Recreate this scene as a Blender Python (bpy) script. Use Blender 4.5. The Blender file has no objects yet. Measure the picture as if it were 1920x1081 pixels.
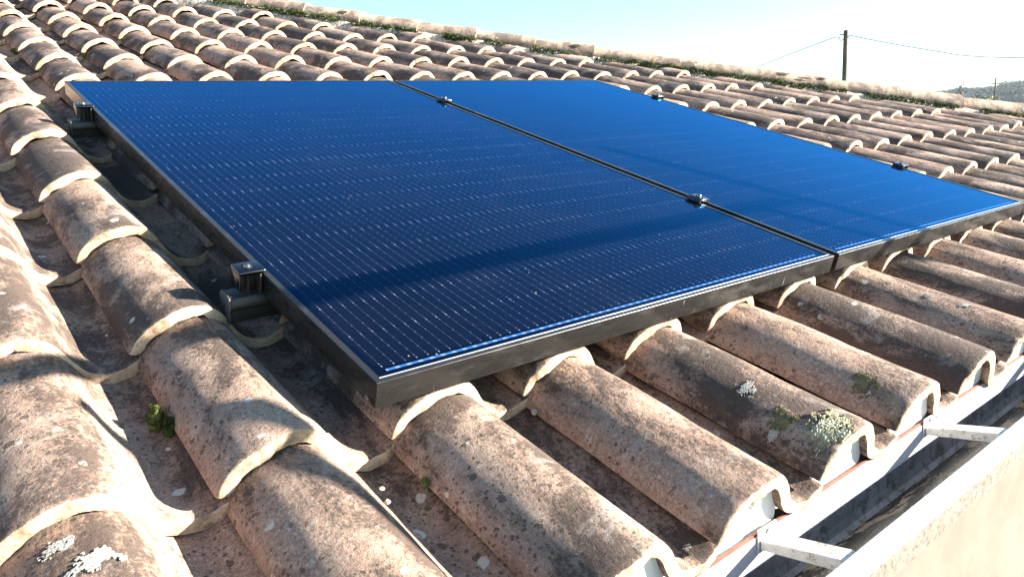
import bpy, bmesh, math, random
from mathutils import Vector, Matrix, noise, Euler

# ------------------------------------------------------------------ camera, world, sun
scene = bpy.context.scene
COL = scene.collection
TH = math.atan(0.29)                      # roof pitch
ROOF = Matrix.Rotation(TH, 4, 'X')        # roof frame (x along eave, y up the slope, z normal) -> world
CR = Matrix(((.77813, -.61684, .11838), (-.17034, -.38865, -.9055), (.60456, .68444, -.4075)))
CPOS = Vector((-.42006, -.710864, .517961))
FPX = 1396.74
cam_data = bpy.data.cameras.new('camera')
cam = bpy.data.objects.new('camera', cam_data)
COL.objects.link(cam)
scene.camera = cam
cam_data.sensor_width = 36.0
cam_data.lens = FPX / 1920 * 36
cam_data.clip_start = 0.02
cam_data.clip_end = 6000
rt, dn, fw = [ROOF.to_3x3() @ Vector(CR[i]) for i in range(3)]
cm = Matrix((rt, -dn, -fw)).transposed().to_4x4()
cm.translation = ROOF @ CPOS
cam.matrix_world = cm
CAMW = cm.translation.copy()

SUN_ROOF = Vector((.735, -.486, .478)).normalized()
SUN_W = (ROOF.to_3x3() @ SUN_ROOF).normalized()
world = bpy.data.worlds.new('World')
scene.world = world
world.use_nodes = True
wn = world.node_tree
wn.nodes.clear()
sky = wn.nodes.new('ShaderNodeTexSky')
sky.sky_type = 'NISHITA'
sky.sun_disc = False
sky.sun_elevation = math.asin(SUN_W.z)
sky.sun_rotation = math.atan2(SUN_W.x, SUN_W.y)
sky.altitude = 0
sky.air_density = 1.0
sky.dust_density = 0.2
sky.ozone_density = 2.0
bg = wn.nodes.new('ShaderNodeBackground')
bg.inputs['Strength'].default_value = 0.05
wo = wn.nodes.new('ShaderNodeOutputWorld')
grade = wn.nodes.new('ShaderNodeMix'); grade.data_type = 'RGBA'; grade.blend_type = 'MULTIPLY'
grade.inputs[0].default_value = 1.0
grade.inputs[7].default_value = (.90, 1.06, 1.06, 1)
wn.links.new(sky.outputs[0], grade.inputs[6])
wn.links.new(grade.outputs[2], bg.inputs[0])
wn.links.new(bg.outputs[0], wo.inputs[0])

sd = bpy.data.lights.new('sun', 'SUN')
sd.energy = 5.0
sd.angle = math.radians(0.53)
sd.color = (1.0, .93, .82)
sun = bpy.data.objects.new('sun', sd)
COL.objects.link(sun)
sun.rotation_euler = SUN_W.to_track_quat('Z', 'Y').to_euler()

scene.render.engine = 'CYCLES'
scene.view_settings.view_transform = 'Standard'
scene.view_settings.look = 'None'
scene.view_settings.exposure = 2.66
scene.view_settings.gamma = 1.0
scene.render.resolution_x = 1024
scene.render.resolution_y = 576

# ------------------------------------------------------------------ helpers
def W(x, y, z):
    return ROOF @ Vector((x, y, z))

def ray(u, v):
    """world direction through a pixel of the 1920 px wide photograph (used to survey far things)"""
    d = rt * ((u - 960) / FPX) + dn * ((v - 540.5) / FPX) + fw
    return d.normalized()

def at_dist(u, v, dist):
    d = ray(u, v)
    h = math.hypot(d.x, d.y)
    return CAMW + d * (dist / h)

def link(o, parent=None):
    COL.objects.link(o)
    if parent is not None:
        o.parent = parent
    return o

def obj(name, me, mats=None, parent=None, matrix=None):
    if isinstance(me, bmesh.types.BMesh):
        m = bpy.data.meshes.new(name)
        me.to_mesh(m)
        me.free()
        me = m
    if mats:
        for m_ in (mats if isinstance(mats, (list, tuple)) else [mats]):
            me.materials.append(m_)
    o = bpy.data.objects.new(name, me)
    link(o, parent)
    if matrix is not None:
        o.matrix_world = matrix
    return o

def empty(name, matrix=None):
    o = bpy.data.objects.new(name, None)
    o.empty_display_size = .05
    COL.objects.link(o)
    if matrix is not None:
        o.matrix_world = matrix
    return o

def tag(o, label=None, cat=None, group=None, kind=None):
    if label: o['label'] = label
    if cat: o['category'] = cat
    if group: o['group'] = group
    if kind: o['kind'] = kind
    return o

def box(bm, x0, x1, y0, y1, z0, z1, mat=0):
    vs = [bm.verts.new((x, y, z)) for x in (x0, x1) for y in (y0, y1) for z in (z0, z1)]
    for f in ((0, 1, 3, 2), (4, 6, 7, 5), (0, 4, 5, 1), (2, 3, 7, 6), (0, 2, 6, 4), (1, 5, 7, 3)):
        fc = bm.faces.new([vs[i] for i in f])
        fc.material_index = mat
    return vs

def prism(bm, prof, axis, a, b, mat=0):
    """closed profile extruded along an axis (0 = x; profile is (y, z))"""
    def P(p, t):
        return (t, p[0], p[1]) if axis == 0 else (p[0], t, p[1])
    A = [bm.verts.new(P(p, a)) for p in prof]
    B = [bm.verts.new(P(p, b)) for p in prof]
    n = len(prof)
    for i in range(n):
        f = bm.faces.new((A[i], A[(i + 1) % n], B[(i + 1) % n], B[i]))
        f.material_index = mat
    bm.faces.new(A[::-1]).material_index = mat
    bm.faces.new(B).material_index = mat

def tube(bm, pts, r0, r1=None, seg=8, cap=True):
    if r1 is None: r1 = r0
    pts = [Vector(p) for p in pts]
    rings = []
    n = len(pts)
    for i, p in enumerate(pts):
        t = (pts[min(i + 1, n - 1)] - pts[max(i - 1, 0)]).normalized()
        up = Vector((0, 0, 1)) if abs(t.z) < .9 else Vector((1, 0, 0))
        a = t.cross(up).normalized()
        b = t.cross(a)
        r = r0 + (r1 - r0) * i / max(1, n - 1)
        rings.append([bm.verts.new(p + (a * math.cos(2 * math.pi * k / seg) + b * math.sin(2 * math.pi * k / seg)) * r) for k in range(seg)])
    for i in range(n - 1):
        for k in range(seg):
            bm.faces.new((rings[i][k], rings[i][(k + 1) % seg], rings[i + 1][(k + 1) % seg], rings[i + 1][k]))
    if cap:
        bm.faces.new(rings[0])
        bm.faces.new(rings[-1][::-1])

def fix(bm):
    bmesh.ops.recalc_face_normals(bm, faces=bm.faces)

def smooth_obj(o, deg=40):
    me = o.data
    bm = bmesh.new(); bm.from_mesh(me)
    for f in bm.faces: f.smooth = True
    for e in bm.edges:
        if len(e.link_faces) == 2 and e.calc_face_angle(0) > math.radians(deg):
            e.smooth = False
        if len(e.link_faces) == 2 and e.link_faces[0].material_index != e.link_faces[1].material_index:
            e.smooth = False
    bm.to_mesh(me); bm.free()

# ------------------------------------------------------------------ node helper
class NT:
    def __init__(s, name):
        s.m = bpy.data.materials.new(name)
        s.m.use_nodes = True
        s.t = s.m.node_tree
        s.t.nodes.clear()
        s.out = s.t.nodes.new('ShaderNodeOutputMaterial')
        s.p = s.t.nodes.new('ShaderNodeBsdfPrincipled')
        s.t.links.new(s.p.outputs[0], s.out.inputs[0])
    def n(s, typ, **kw):
        nd = s.t.nodes.new(typ)
        for k, v in kw.items(): setattr(nd, k, v)
        return nd
    def l(s, a, b): s.t.links.new(a, b)
    def set(s, nd, key, v):
        if hasattr(v, 'is_linked') or isinstance(v, bpy.types.NodeSocket): s.l(v, nd.inputs[key])
        else: nd.inputs[key].default_value = v
    def math(s, op, a, b=None, c=None, clamp=False):
        nd = s.n('ShaderNodeMath', operation=op, use_clamp=clamp)
        s.set(nd, 0, a)
        if b is not None: s.set(nd, 1, b)
        if c is not None: s.set(nd, 2, c)
        return nd.outputs[0]
    def vmath(s, op, a, b=None):
        nd = s.n('ShaderNodeVectorMath', operation=op)
        s.set(nd, 0, a)
        if b is not None: s.set(nd, 1, b)
        return nd.outputs[0]
    def mix(s, fac, a, b):
        nd = s.n('ShaderNodeMix', data_type='RGBA')
        s.set(nd, 0, fac)
        for k, v in ((6, a), (7, b)):
            if isinstance(v, tuple) and len(v) == 3: v = (*v, 1)
            s.set(nd, k, v)
        return nd.outputs[2]
    def noise(s, vec, scale, detail=4, rough=.55, dist=0.0):
        nd = s.n('ShaderNodeTexNoise')
        s.set(nd, 'Vector', vec)
        nd.inputs['Scale'].default_value = scale
        nd.inputs['Detail'].default_value = detail
        nd.inputs['Roughness'].default_value = rough
        nd.inputs['Distortion'].default_value = dist
        return nd.outputs['Fac']
    def voro(s, vec, scale, feature='F1'):
        nd = s.n('ShaderNodeTexVoronoi', feature=feature)
        s.set(nd, 'Vector', vec)
        nd.inputs['Scale'].default_value = scale
        return nd
    def ramp(s, fac, stops, interp='LINEAR'):
        nd = s.n('ShaderNodeValToRGB')
        nd.color_ramp.interpolation = interp
        el = nd.color_ramp.elements
        while len(el) < len(stops): el.new(.5)
        for e, (p, c) in zip(el, stops):
            e.position = p
            e.color = (*c, 1) if isinstance(c, tuple) else (c, c, c, 1)
        s.l(fac, nd.inputs[0])
        return nd.outputs[0]
    def smap(s, v, a, b):
        nd = s.n('ShaderNodeMapRange', interpolation_type='SMOOTHSTEP')
        s.set(nd, 'Value', v)
        nd.inputs['From Min'].default_value = a
        nd.inputs['From Max'].default_value = b
        return nd.outputs[0]
    def bump(s, h, strength=.5, dist=.002, normal=None):
        nd = s.n('ShaderNodeBump')
        nd.inputs['Strength'].default_value = strength
        nd.inputs['Distance'].default_value = dist
        s.l(h, nd.inputs['Height'])
        if normal is not None: s.l(normal, nd.inputs['Normal'])
        s.l(nd.outputs[0], s.p.inputs['Normal'])
        return nd.outputs[0]

def clay_coords(t):
    tc = t.n('ShaderNodeTexCoord')
    oi = t.n('ShaderNodeObjectInfo')
    sc = t.n('ShaderNodeVectorMath', operation='SCALE')
    sc.inputs[0].default_value = (13.1, 27.7, 8.3)
    t.l(oi.outputs['Random'], sc.inputs['Scale'])
    return t.vmath('ADD', tc.outputs['Object'], sc.outputs[0]), oi.outputs['Random'], tc.outputs['Object']

def mat_clay(name, dark=1.0, pale=0.0):
    t = NT(name)
    v, rnd, raw = clay_coords(t)
    st = t.n('ShaderNodeMapping'); st.inputs['Scale'].default_value = (1, .45, 1)
    t.l(v, st.inputs[0]); vs = st.outputs[0]
    big = t.noise(v, 5.0, 5, .6)
    fine = t.noise(v, 170, 8, .75)
    mid = t.noise(v, 34, 6, .65)
    col = t.ramp(big, [(.30, (.23, .125, .088)), (.46, (.345, .212, .150)), (.60, (.285, .180, .133)), (.74, (.43, .30, .215))])
    # tile to tile hue and value
    r2 = t.math('FRACT', t.math('MULTIPLY', rnd, 7.31))
    r3 = t.math('FRACT', t.math('MULTIPLY', rnd, 17.77))
    col = t.mix(t.math('MULTIPLY', r2, .40), col, (.29, .185, .125))
    col = t.mix(t.math('MULTIPLY', r3, .40), col, (.31, .235, .185))
    if pale: col = t.mix(pale, col, (.62, .50, .36))
    # gritty grain
    col = t.mix(t.smap(fine, .50, .72), col, (.60, .52, .42))
    col = t.mix(t.math('MULTIPLY', t.smap(fine, .50, .34), .55), col, (.13, .09, .07))
    g3 = t.noise(v, 75, 7, .8)
    col = t.mix(t.math('MULTIPLY', t.smap(g3, .54, .66), .55), col, (.50, .40, .30))
    col = t.mix(t.math('MULTIPLY', t.smap(g3, .46, .36), .62), col, (.070, .048, .038))
    g2 = t.noise(v, 420, 5, .8)
    col = t.mix(t.math('MULTIPLY', t.smap(g2, .52, .70), .55), col, (.72, .62, .50))
    col = t.mix(t.math('MULTIPLY', t.smap(g2, .46, .30), .6), col, (.08, .06, .05))
    # black algae film in patches with broken, grainy limits
    st1 = t.noise(vs, 9.0, 7, .68, .4)
    lim = t.math('ADD', st1, t.math('MULTIPLY', t.math('SUBTRACT', fine, .5), .55))
    lim = t.math('ADD', lim, t.math('MULTIPLY', t.math('SUBTRACT', r3, .5), .10))
    stain = t.math('MULTIPLY', t.smap(lim, .42, .57), .88 * dark)
    col = t.mix(stain, col, (.044, .032, .027))
    # grey patches
    g1 = t.noise(v, 13, 5, .6, .3)
    col = t.mix(t.math('MULTIPLY', t.smap(g1, .58, .68), .35), col, (.37, .325, .29))
    # round dark lichen spots of varied size
    wob = t.n('ShaderNodeTexNoise'); wob.inputs['Scale'].default_value = 55
    t.l(v, wob.inputs['Vector'])
    wv = t.vmath('ADD', v, t.vmath('MULTIPLY', t.vmath('SUBTRACT', wob.outputs['Color'], (.5, .5, .5)), (.012, .012, .012)))
    spot_all = None
    for scale, rad, dens in ((46, .34, .36), (95, .38, .30), (150, .40, .25), (21, .20, .74)):
        vo = t.voro(wv, scale)
        sep = t.n('ShaderNodeSeparateColor'); t.l(vo.outputs['Color'], sep.inputs[0])
        rr = t.math('MULTIPLY', t.math('MAXIMUM', t.math('SUBTRACT', sep.outputs[0], dens), 0.0), rad / (1 - dens))
        m = t.math('GREATER_THAN', rr, vo.outputs['Distance'])
        d = t.math('SUBTRACT', rr, vo.outputs['Distance'])
        m = t.smap(d, 0.0, .06)
        spot_all = m if spot_all is None else t.math('MAXIMUM', spot_all, m)
    area = t.smap(t.noise(v, 5.5, 3, .5), .34, .54)
    spot = t.math('MULTIPLY', t.math('MULTIPLY', spot_all, area), .74 * dark)
    col = t.mix(spot, col, (.052, .041, .034))
    # small pale lichen flecks
    vo = t.voro(wv, 36)
    sep = t.n('ShaderNodeSeparateColor'); t.l(vo.outputs['Color'], sep.inputs[0])
    rr = t.math('MULTIPLY', t.math('MAXIMUM', t.math('SUBTRACT', sep.outputs[1], .86), 0.0), 2.6)
    fl = t.smap(t.math('SUBTRACT', rr, vo.outputs['Distance']), 0.0, .05)
    fl = t.math('MULTIPLY', fl, t.smap(mid, .40, .52))
    col = t.mix(t.math('MULTIPLY', fl, .75), col, (.55, .54, .47))
    t.l(col, t.p.inputs['Base Color'])
    t.p.inputs['Roughness'].default_value = .88
    t.p.inputs['Specular IOR Level'].default_value = .25
    h = t.math('ADD', t.math('MULTIPLY', fine, .5), t.math('MULTIPLY', mid, .9))
    h = t.math('ADD', h, t.math('MULTIPLY', spot_all, -.10))
    t.bump(h, .75, .0042)
    return t.m

def mat_edge(name):
    t = NT(name)
    v, rnd, raw = clay_coords(t)
    a = t.noise(v, 22, 5, .6)
    f = t.noise(v, 190, 7, .7)
    col = t.ramp(a, [(.32, (.30, .19, .12)), (.48, (.46, .34, .225)), (.64, (.54, .42, .295))])
    r2 = t.math('FRACT', t.math('MULTIPLY', rnd, 23.7))
    col = t.mix(t.math('MULTIPLY', t.smap(r2, .55, 1.0), .5), col, (.52, .28, .15))
    col = t.mix(t.math('MULTIPLY', t.smap(f, .50, .66), .65), col, (.17, .115, .07))
    col = t.mix(t.math('MULTIPLY', t.smap(t.noise(v, 26, 5, .7), .52, .62), .65), col, (.13, .095, .065))
    t.l(col, t.p.inputs['Base Color'])
    t.p.inputs['Roughness'].default_value = .9
    t.bump(t.math('ADD', f, t.math('MULTIPLY', a, 1.2)), .7, .003)
    return t.m

def mat_plain(name, col, rough=.6, metal=0.0, nscale=30, var=.25, bump=.2, bdist=.001, spec=.5, spots=None):
    t = NT(name)
    tc = t.n('ShaderNodeTexCoord')
    a = t.noise(tc.outputs['Object'], nscale, 6, .65)
    dk = tuple(c * (1 - var) for c in col); lt = tuple(min(1, c * (1 + var)) for c in col)
    c = t.ramp(a, [(.35, dk), (.65, lt)])
    if spots:
        sc, lo, hi, sc_col, amt = spots
        c = t.mix(t.math('MULTIPLY', t.smap(t.noise(tc.outputs['Object'], sc, 7, .75), lo, hi), amt), c, sc_col)
    t.l(c, t.p.inputs['Base Color'])
    t.p.inputs['Roughness'].default_value = rough
    t.p.inputs['Metallic'].default_value = metal
    t.p.inputs['Specular IOR Level'].default_value = spec
    if bump: t.bump(a, bump, bdist)
    return t.m

M_CLAY = mat_clay('weathered_clay')
M_EDGE = mat_edge('broken_clay_edge')
M_RIDGE = mat_clay('ridge_clay', dark=.8, pale=.32)
M_MORTAR = mat_plain('old_mortar', (.40, .36, .30), .95, 0, 45, .45, 1.0, .008, .2, (70, .50, .60, (.09, .075, .055), .8))
M_MOSS = mat_plain('moss_green', (.045, .060, .018), .95, 0, 60, .6, .8, .004, .1)
M_MOSSL = mat_plain('moss_bright', (.11, .125, .040), .95, 0, 130, .6, .8, .002, .1)

# ------------------------------------------------------------------ roof lattice (surveyed)
O = Vector((.03088, .00756, -.10007))
A = Vector((.23305, .00033, .001646))
B = Vector((-.002412, .374255, .001852))
HIP_K, HIP_C = -1.0148, 6.007            # hip line in the roof plane: y = K x + C

def T(i, j):
    p = O + A * i + B * (j - 1)
    return Vector((p.x, p.y, p.z + .001 * max(0, j - 8) ** 2))

def crest_z(x, y):
    i = (x - O.x) / A.x
    j = (y - O.y) / B.y
    return -.041 + A.z * i + B.z * j + .001 * max(0, j - 7) ** 2

PROF = [(.000, -.004), (.003, .006), (.009, .0175), (.019, .0285), (.032, .0385), (.047, .0470), (.063, .0535), (.082, .0580),
        (.100, .0590), (.117, .0555), (.132, .0465), (.145, .0325), (.155, .0160), (.165, .0005), (.176, -.0120), (.190, -.0195),
        (.205, -.0228), (.219, -.0215), (.231, -.0165), (.240, -.0120), (.247, -.0100)]

def catmull(P, n):
    out = []
    m = len(P)
    for i in range(m - 1):
        p0 = P[max(i - 1, 0)]; p1 = P[i]; p2 = P[i + 1]; p3 = P[min(i + 2, m - 1)]
        for k in range(n):
            t = k / n
            out.append(tuple(.5 * ((2 * p1[c]) + (-p0[c] + p2[c]) * t + (2 * p0[c] - 5 * p1[c] + 4 * p2[c] - p3[c]) * t * t
                                   + (-p0[c] + 3 * p1[c] - 3 * p2[c] + p3[c]) * t ** 3) for c in (0, 1)))
    out.append(P[-1])
    return out

PR = catmull(PROF, 3)
TLEN = .440

def tile_top(x0, z0, v, seed):
    """top surface point of a tile for profile point (x0, z0) at distance v up the tile"""
    k = v / TLEN
    w = max(0, 1 - x0 / .19)
    x = x0 + .006 * k * w
    z = z0
    if z0 > -.004: z = z0 * (1 - .055 * k)
    z -= .0200 / .374 * v
    n = noise.noise(Vector((x0 * 9, v * 6, seed * 3.7))) * .0026 + noise.noise(Vector((x0 * 38, v * 30, seed * 1.3 + 5))) * .0009
    return Vector((x, v, z + n))

def tile_mesh(seed, detail=1):
    """one S-shaped roof tile: barrel, pan, thick front lip"""
    rnd = random.Random(seed)
    bm = bmesh.new()
    pr = PR if detail else PR[::2] + ([PR[-1]] if (len(PR) - 1) % 2 else [])
    vs = [0.0, .0016, .005, .011, .020, .034, .055]
    nmid = 22 if detail else 10
    vs += [.055 + (TLEN - .055) * (k + 1) / nmid for k in range(nmid)]
    n = len(pr)
    def norm(i):
        a = pr[max(i - 1, 0)]; b = pr[min(i + 1, n - 1)]
        t = Vector((b[0] - a[0], b[1] - a[1])).normalized()
        return Vector((-t.y, t.x))
    top, bot = [], []
    for v in vs:
        th = .0195 if v < .02 else (.0195 - (.0065) * min(1, (v - .02) / .05))
        rt_, rb_ = [], []
        for i, (px, pz) in enumerate(pr):
            p = tile_top(px, pz, v, seed)
            nn = norm(i)
            # wavy, chipped front edge
            e = (noise.noise(Vector((px * 22, seed * 9.1, 2))) * .0045 + noise.noise(Vector((px * 95, seed * 4.1, 7))) * .0022 + max(0, noise.noise(Vector((px * 40, seed * 7.7, 4))) - .42) * .035)
            fade = max(0, 1 - v / .03)
            dy = e * fade
            rnd_in = 0
            if v == 0.0: rnd_in = .0038
            elif v < .002: rnd_in = .0016
            elif v < .006: rnd_in = .0005
            t2 = th * (1 + .24 * noise.noise(Vector((px * 30, v * 14, seed * 2.2))))
            if i < 3: t2 *= (.55, .75, .9)[i]
            if i > n - 4: t2 *= (.9, .75, .55)[i - (n - 3)]
            tp = Vector((p.x - nn.x * rnd_in, p.y + dy, p.z - nn.y * rnd_in))
            bp_ = Vector((p.x - nn.x * (t2), p.y + dy + (.001 if v == 0 else 0), p.z - nn.y * t2))
            rt_.append(bm.verts.new(tp)); rb_.append(bm.verts.new(bp_))
        top.append(rt_); bot.append(rb_)
    m = len(vs)
    for r in range(m - 1):
        for i in range(n - 1):
            bm.faces.new((top[r][i], top[r][i + 1], top[r + 1][i + 1], top[r + 1][i])).material_index = 1 if r < 1 else 0
            bm.faces.new((bot[r][i], bot[r + 1][i], bot[r + 1][i + 1], bot[r][i + 1]))
        bm.faces.new((top[r][0], top[r + 1][0], bot[r + 1][0], bot[r][0]))
        bm.faces.new((top[r][-1], bot[r][-1], bot[r + 1][-1], top[r + 1][-1]))
    # front face gets two mid rows so its grain can bulge
    for i in range(n - 1):
        f = bm.faces.new((top[0][i], bot[0][i], bot[0][i + 1], top[0][i + 1])); f.material_index = 1
        bm.faces.new((top[-1][i], top[-1][i + 1], bot[-1][i + 1], bot[-1][i]))
    fix(bm)
    for f in bm.faces: f.smooth = True
    for e in bm.edges:
        if len(e.link_faces) == 2 and e.calc_face_angle(0) > math.radians(50): e.smooth = False
    me = bpy.data.meshes.new('roof_tile')
    bm.to_mesh(me); bm.free()
    me.materials.append(M_CLAY); me.materials.append(M_EDGE)
    return me

NV = 14
TILES = [tile_mesh(s + 1) for s in range(NV)]

ORD = ['first', 'second', 'third', 'fourth', 'fifth', 'sixth', 'seventh', 'eighth', 'ninth', 'tenth', 'eleventh', 'twelfth',
       'thirteenth', 'fourteenth', 'fifteenth', 'sixteenth', 'seventeenth', 'eighteenth', 'nineteenth', 'twentieth']

def tile_label(i, j):
    row = ORD[j] + ' course up from the gutter'
    if j == 0: row = 'bottom course above the gutter'
    if i < 0: c = ORD[-i - 1] + ' column left of the panels'
    elif i < 10: c = ORD[i] + " column from the panels' left edge"
    else: c = ORD[i - 10] + ' column beyond the panels to the right'
    return 'clay tile, ' + row + ', ' + c

def frustum_ok(i, j, mar=120):
    t0 = T(i, j)
    us, vs_ = [], []
    for d in ((0, 0, 0), (.1, 0, .06), (.23, 0, -.02), (0, .37, 0), (.1, .37, .03), (.23, .37, -.02)):
        c = Matrix(CR) @ (t0 + Vector(d) - CPOS)
        if c.z < .05: return False
        us.append(960 + FPX * c.x / c.z); vs_.append(540.5 + FPX * c.y / c.z)
    return not (max(us) < -mar or min(us) > 1920 + mar or max(vs_) < -mar or min(vs_) > 1081 + mar)

tile_of = {}
seed_of = {}
for j in range(0, 17):
    for i in range(-4, 27):
        t0 = T(i, j)
        if t0.y > HIP_K * (t0.x + .1) + HIP_C - .26: continue
        if not frustum_ok(i, j, 260): continue
        r = random.Random(i * 131 + j * 977)
        sd_ = r.randrange(NV)
        seed_of[(i, j)] = sd_ + 1
        me = TILES[sd_]
        near = j <= 2 or i < 0
        jit = .4 if near else 1.6
        loc = Matrix.Translation(t0 + Vector((r.uniform(-.002, .002) * jit, r.uniform(-.005, .005) * jit, r.uniform(-.001, .0015) * jit)))
        rot = Matrix.Rotation(math.radians(r.uniform(-.8, .8) * jit), 4, 'Z')
        rot = rot @ Matrix.Rotation(math.radians(r.uniform(-.5, .5) * jit), 4, 'Y') @ Matrix.Rotation(math.radians(r.uniform(-.15, .3) * jit), 4, 'X')
        mw = ROOF @ loc @ rot
        # the tiles that run under the hip are cut along it
        cut = t0.y + TLEN > HIP_K * (t0.x + .24) + HIP_C - .17
        if cut:
            me = me.copy()
            bm = bmesh.new(); bm.from_mesh(me)
            L = loc @ rot
            Li = L.inverted()
            p0 = Li @ Vector((2, HIP_K * 2 + HIP_C - .18, t0.z))
            nrm = (Li.to_3x3() @ Vector((-HIP_K, 1, 0))).normalized()
            bmesh.ops.bisect_plane(bm, dist=1e-6, geom=bm.verts[:] + bm.edges[:] + bm.faces[:], plane_co=p0, plane_no=nrm, clear_outer=True)
            bm.to_mesh(me); bm.free()
        o = obj('clay_tile', me, None, None, mw)
        tag(o, tile_label(i, j), 'tile', 'weathered S-shaped clay tiles')
        tile_of[(i, j)] = o

def on_tile(i, j, x, v):
    """roof-frame point on a tile's top surface: x from its foot, v up from its lip"""
    z = PR[-1][1]
    for k in range(len(PR) - 1):
        if PR[k][0] <= x <= PR[k + 1][0]:
            f = (x - PR[k][0]) / max(1e-6, PR[k + 1][0] - PR[k][0])
            z = PR[k][1] * (1 - f) + PR[k + 1][1] * f
            break
    return T(i, j) + tile_top(x, z, v, seed_of.get((i, j), 1))

# ------------------------------------------------------------------ stamped letters near the tail of some eave tiles
M_STAMP = mat_plain('stamp_dark', (.045, .032, .025), .95, 0, 200, .5, .4, .001, .1)
def stamp(i, j, text, x0, v0, size, rot=0):
    cu = bpy.data.curves.new('stamped_mark', 'FONT')
    cu.body = text; cu.size = size; cu.align_x = 'CENTER'
    tmp = bpy.data.objects.new('tmp', cu)
    COL.objects.link(tmp)
    dg = bpy.context.evaluated_depsgraph_get()
    me = bpy.data.meshes.new_from_object(tmp.evaluated_get(dg))
    bpy.data.objects.remove(tmp)
    bm = bmesh.new(); bm.from_mesh(me)
    bmesh.ops.triangulate(bm, faces=bm.faces)
    bmesh.ops.subdivide_edges(bm, edges=bm.edges, cuts=1)
    t0 = T(i, j)
    for v in bm.verts:
        p = Vector((v.co.x, v.co.y)); p.rotate(Matrix.Rotation(rot, 2))
        xx = x0 + p.x; vv = v0 + p.y
        q = on_tile(i, j, xx, vv) - t0
        n = noise.noise(Vector((v.co.x * 200, v.co.y * 200, 1))) * .0006
        v.co = Vector((q.x + n + .0 * vv / TLEN * max(0, 1 - xx / .19), q.y + n, q.z + .0032))
    bm.to_mesh(me); bm.free()
    o = obj('stamped_mark', me, M_STAMP, None)
    o.parent = tile_of[(i, j)]
    return o
for (i, j, s, x0, v0, sz) in ((1, 0, 'AD', .052, .322, .015), (1, 0, 'III', .105, .332, .010), (2, 0, 'II', .098, .332, .010)):
    if (i, j) in tile_of: stamp(i, j, s, x0, v0, sz)

# ------------------------------------------------------------------ lichen crusts
M_LICW = mat_plain('lichen_white', (.36, .34, .30), .95, 0, 160, .22, .9, .002, .1)
M_LICG = mat_plain('lichen_green_grey', (.30, .28, .175), .95, 0, 120, .35, 1.0, .003, .1, (60, .5, .62, (.42, .40, .31), .8))
M_LICD = mat_plain('lichen_brown', (.15, .12, .06), .95, 0, 120, .45, 1.0, .003, .1)
def lichen(i, j, x, v, rx, rv, mat, label, seed, thr=.0, h=.0008, dens=84):
    t0 = T(i, j)
    bm = bmesh.new()
    grid = {}
    n = dens
    def inside(a, b):
        d = math.hypot(a, b)
        e = noise.noise(Vector((a * 2.2, b * 2.2, seed))) * .55 + noise.noise(Vector((a * 7, b * 7, seed + 3))) * .42
        return 1 - d + e > .30 + thr
    for p in range(n + 1):
        for q_ in range(n + 1):
            a = -1.25 + 2.5 * p / n; b = -1.25 + 2.5 * q_ / n
            if not inside(a, b): continue
            xx = x + a * rx; vv = v + b * rv
            if xx < .004 or xx > .232 or vv < .004 or vv > .40: continue
            qq = on_tile(i, j, xx, vv) - t0
            hh = h * (.35 + .9 * abs(noise.noise(Vector((a * 9, b * 9, seed + 9)))) + .35)
            grid[(p, q_)] = bm.verts.new((qq.x + .0 * vv / TLEN * max(0, 1 - xx / .19), qq.y, qq.z + .0014 + hh))
    for (p, q_) in list(grid):
        k = [(p, q_), (p + 1, q_), (p + 1, q_ + 1), (p, q_ + 1)]
        if all(c in grid for c in k):
            bm.faces.new([grid[c] for c in k])
    for e in [v_ for v_ in bm.verts if not v_.link_faces]: bm.verts.remove(e)
    bed = [e for e in bm.edges if len(e.link_faces) == 1]
    if bed:
        r = bmesh.ops.extrude_edge_only(bm, edges=bed)
        for v_ in [g for g in r['geom'] if isinstance(g, bmesh.types.BMVert)]: v_.co.z -= .006
    fix(bm)
    o = obj('lichen_patch', bm, mat, None, ROOF @ Matrix.Translation(t0))
    tag(o, label, 'lichen', 'lichen crusts on the roof tiles')
    return o
def lic_at(i, j, X, Y): 
    t0 = T(i, j); return X - t0.x, Y - t0.y
x, v = lic_at(2, 0, .548, -.198); lichen(2, 0, x, v, .020, .022, M_LICW, 'ragged white lichen patch halfway up a tile by the first gutter bracket', 11, .12)
x, v = lic_at(2, 0, .56, -.340); lichen(2, 0, x - .005, v + .006, .044, .036, M_LICG, 'broad pale green crusty lichen at the lip of an eave tile', 12, .02, .0022)
lichen(2, 0, x - .028, v + .066, .026, .024, M_LICD, 'dark brown lichen patch just above the pale green one on the eave tile', 13, .05)
lichen(2, 0, x - .050, v + .062, .008, .008, M_LICW, 'tiny white lichen dot beside the dark brown lichen on the eave tile', 19, .0)
x, v = lic_at(4, 0, 1.151, -.30); lichen(4, 0, .14, .12, .014, .014, M_LICW, 'small white lichen rosette on a tile near the right edge', 15, .1)
lichen(-2, 0, .062, .345, .024, .016, M_LICW, 'white lichen splash on the lowest left tile, the upper of two', 16, .12)
lichen(-2, 0, .088, .300, .034, .022, M_LICW, 'white lichen splash on the lowest left tile, the lower of two', 17, .12)
lichen(5, 0, .075, .13, .014, .016, M_LICW, 'white lichen rosette low on the fourth eave tile from the right edge', 18, .1)
lichen(5, 0, .060, .20, .008, .008, M_LICW, 'pair of little white lichen dots midway on an eave tile', 21, .0)
lichen(1, 0, .14, .21, .010, .012, M_LICW, 'faint white lichen fleck on the tile with stamped letters', 22, .1)
lichen(3, 0, .030, .08, .030, .030, M_LICD, 'dark lichen blotch near the lip of the fourth eave tile', 23, .08)

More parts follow.
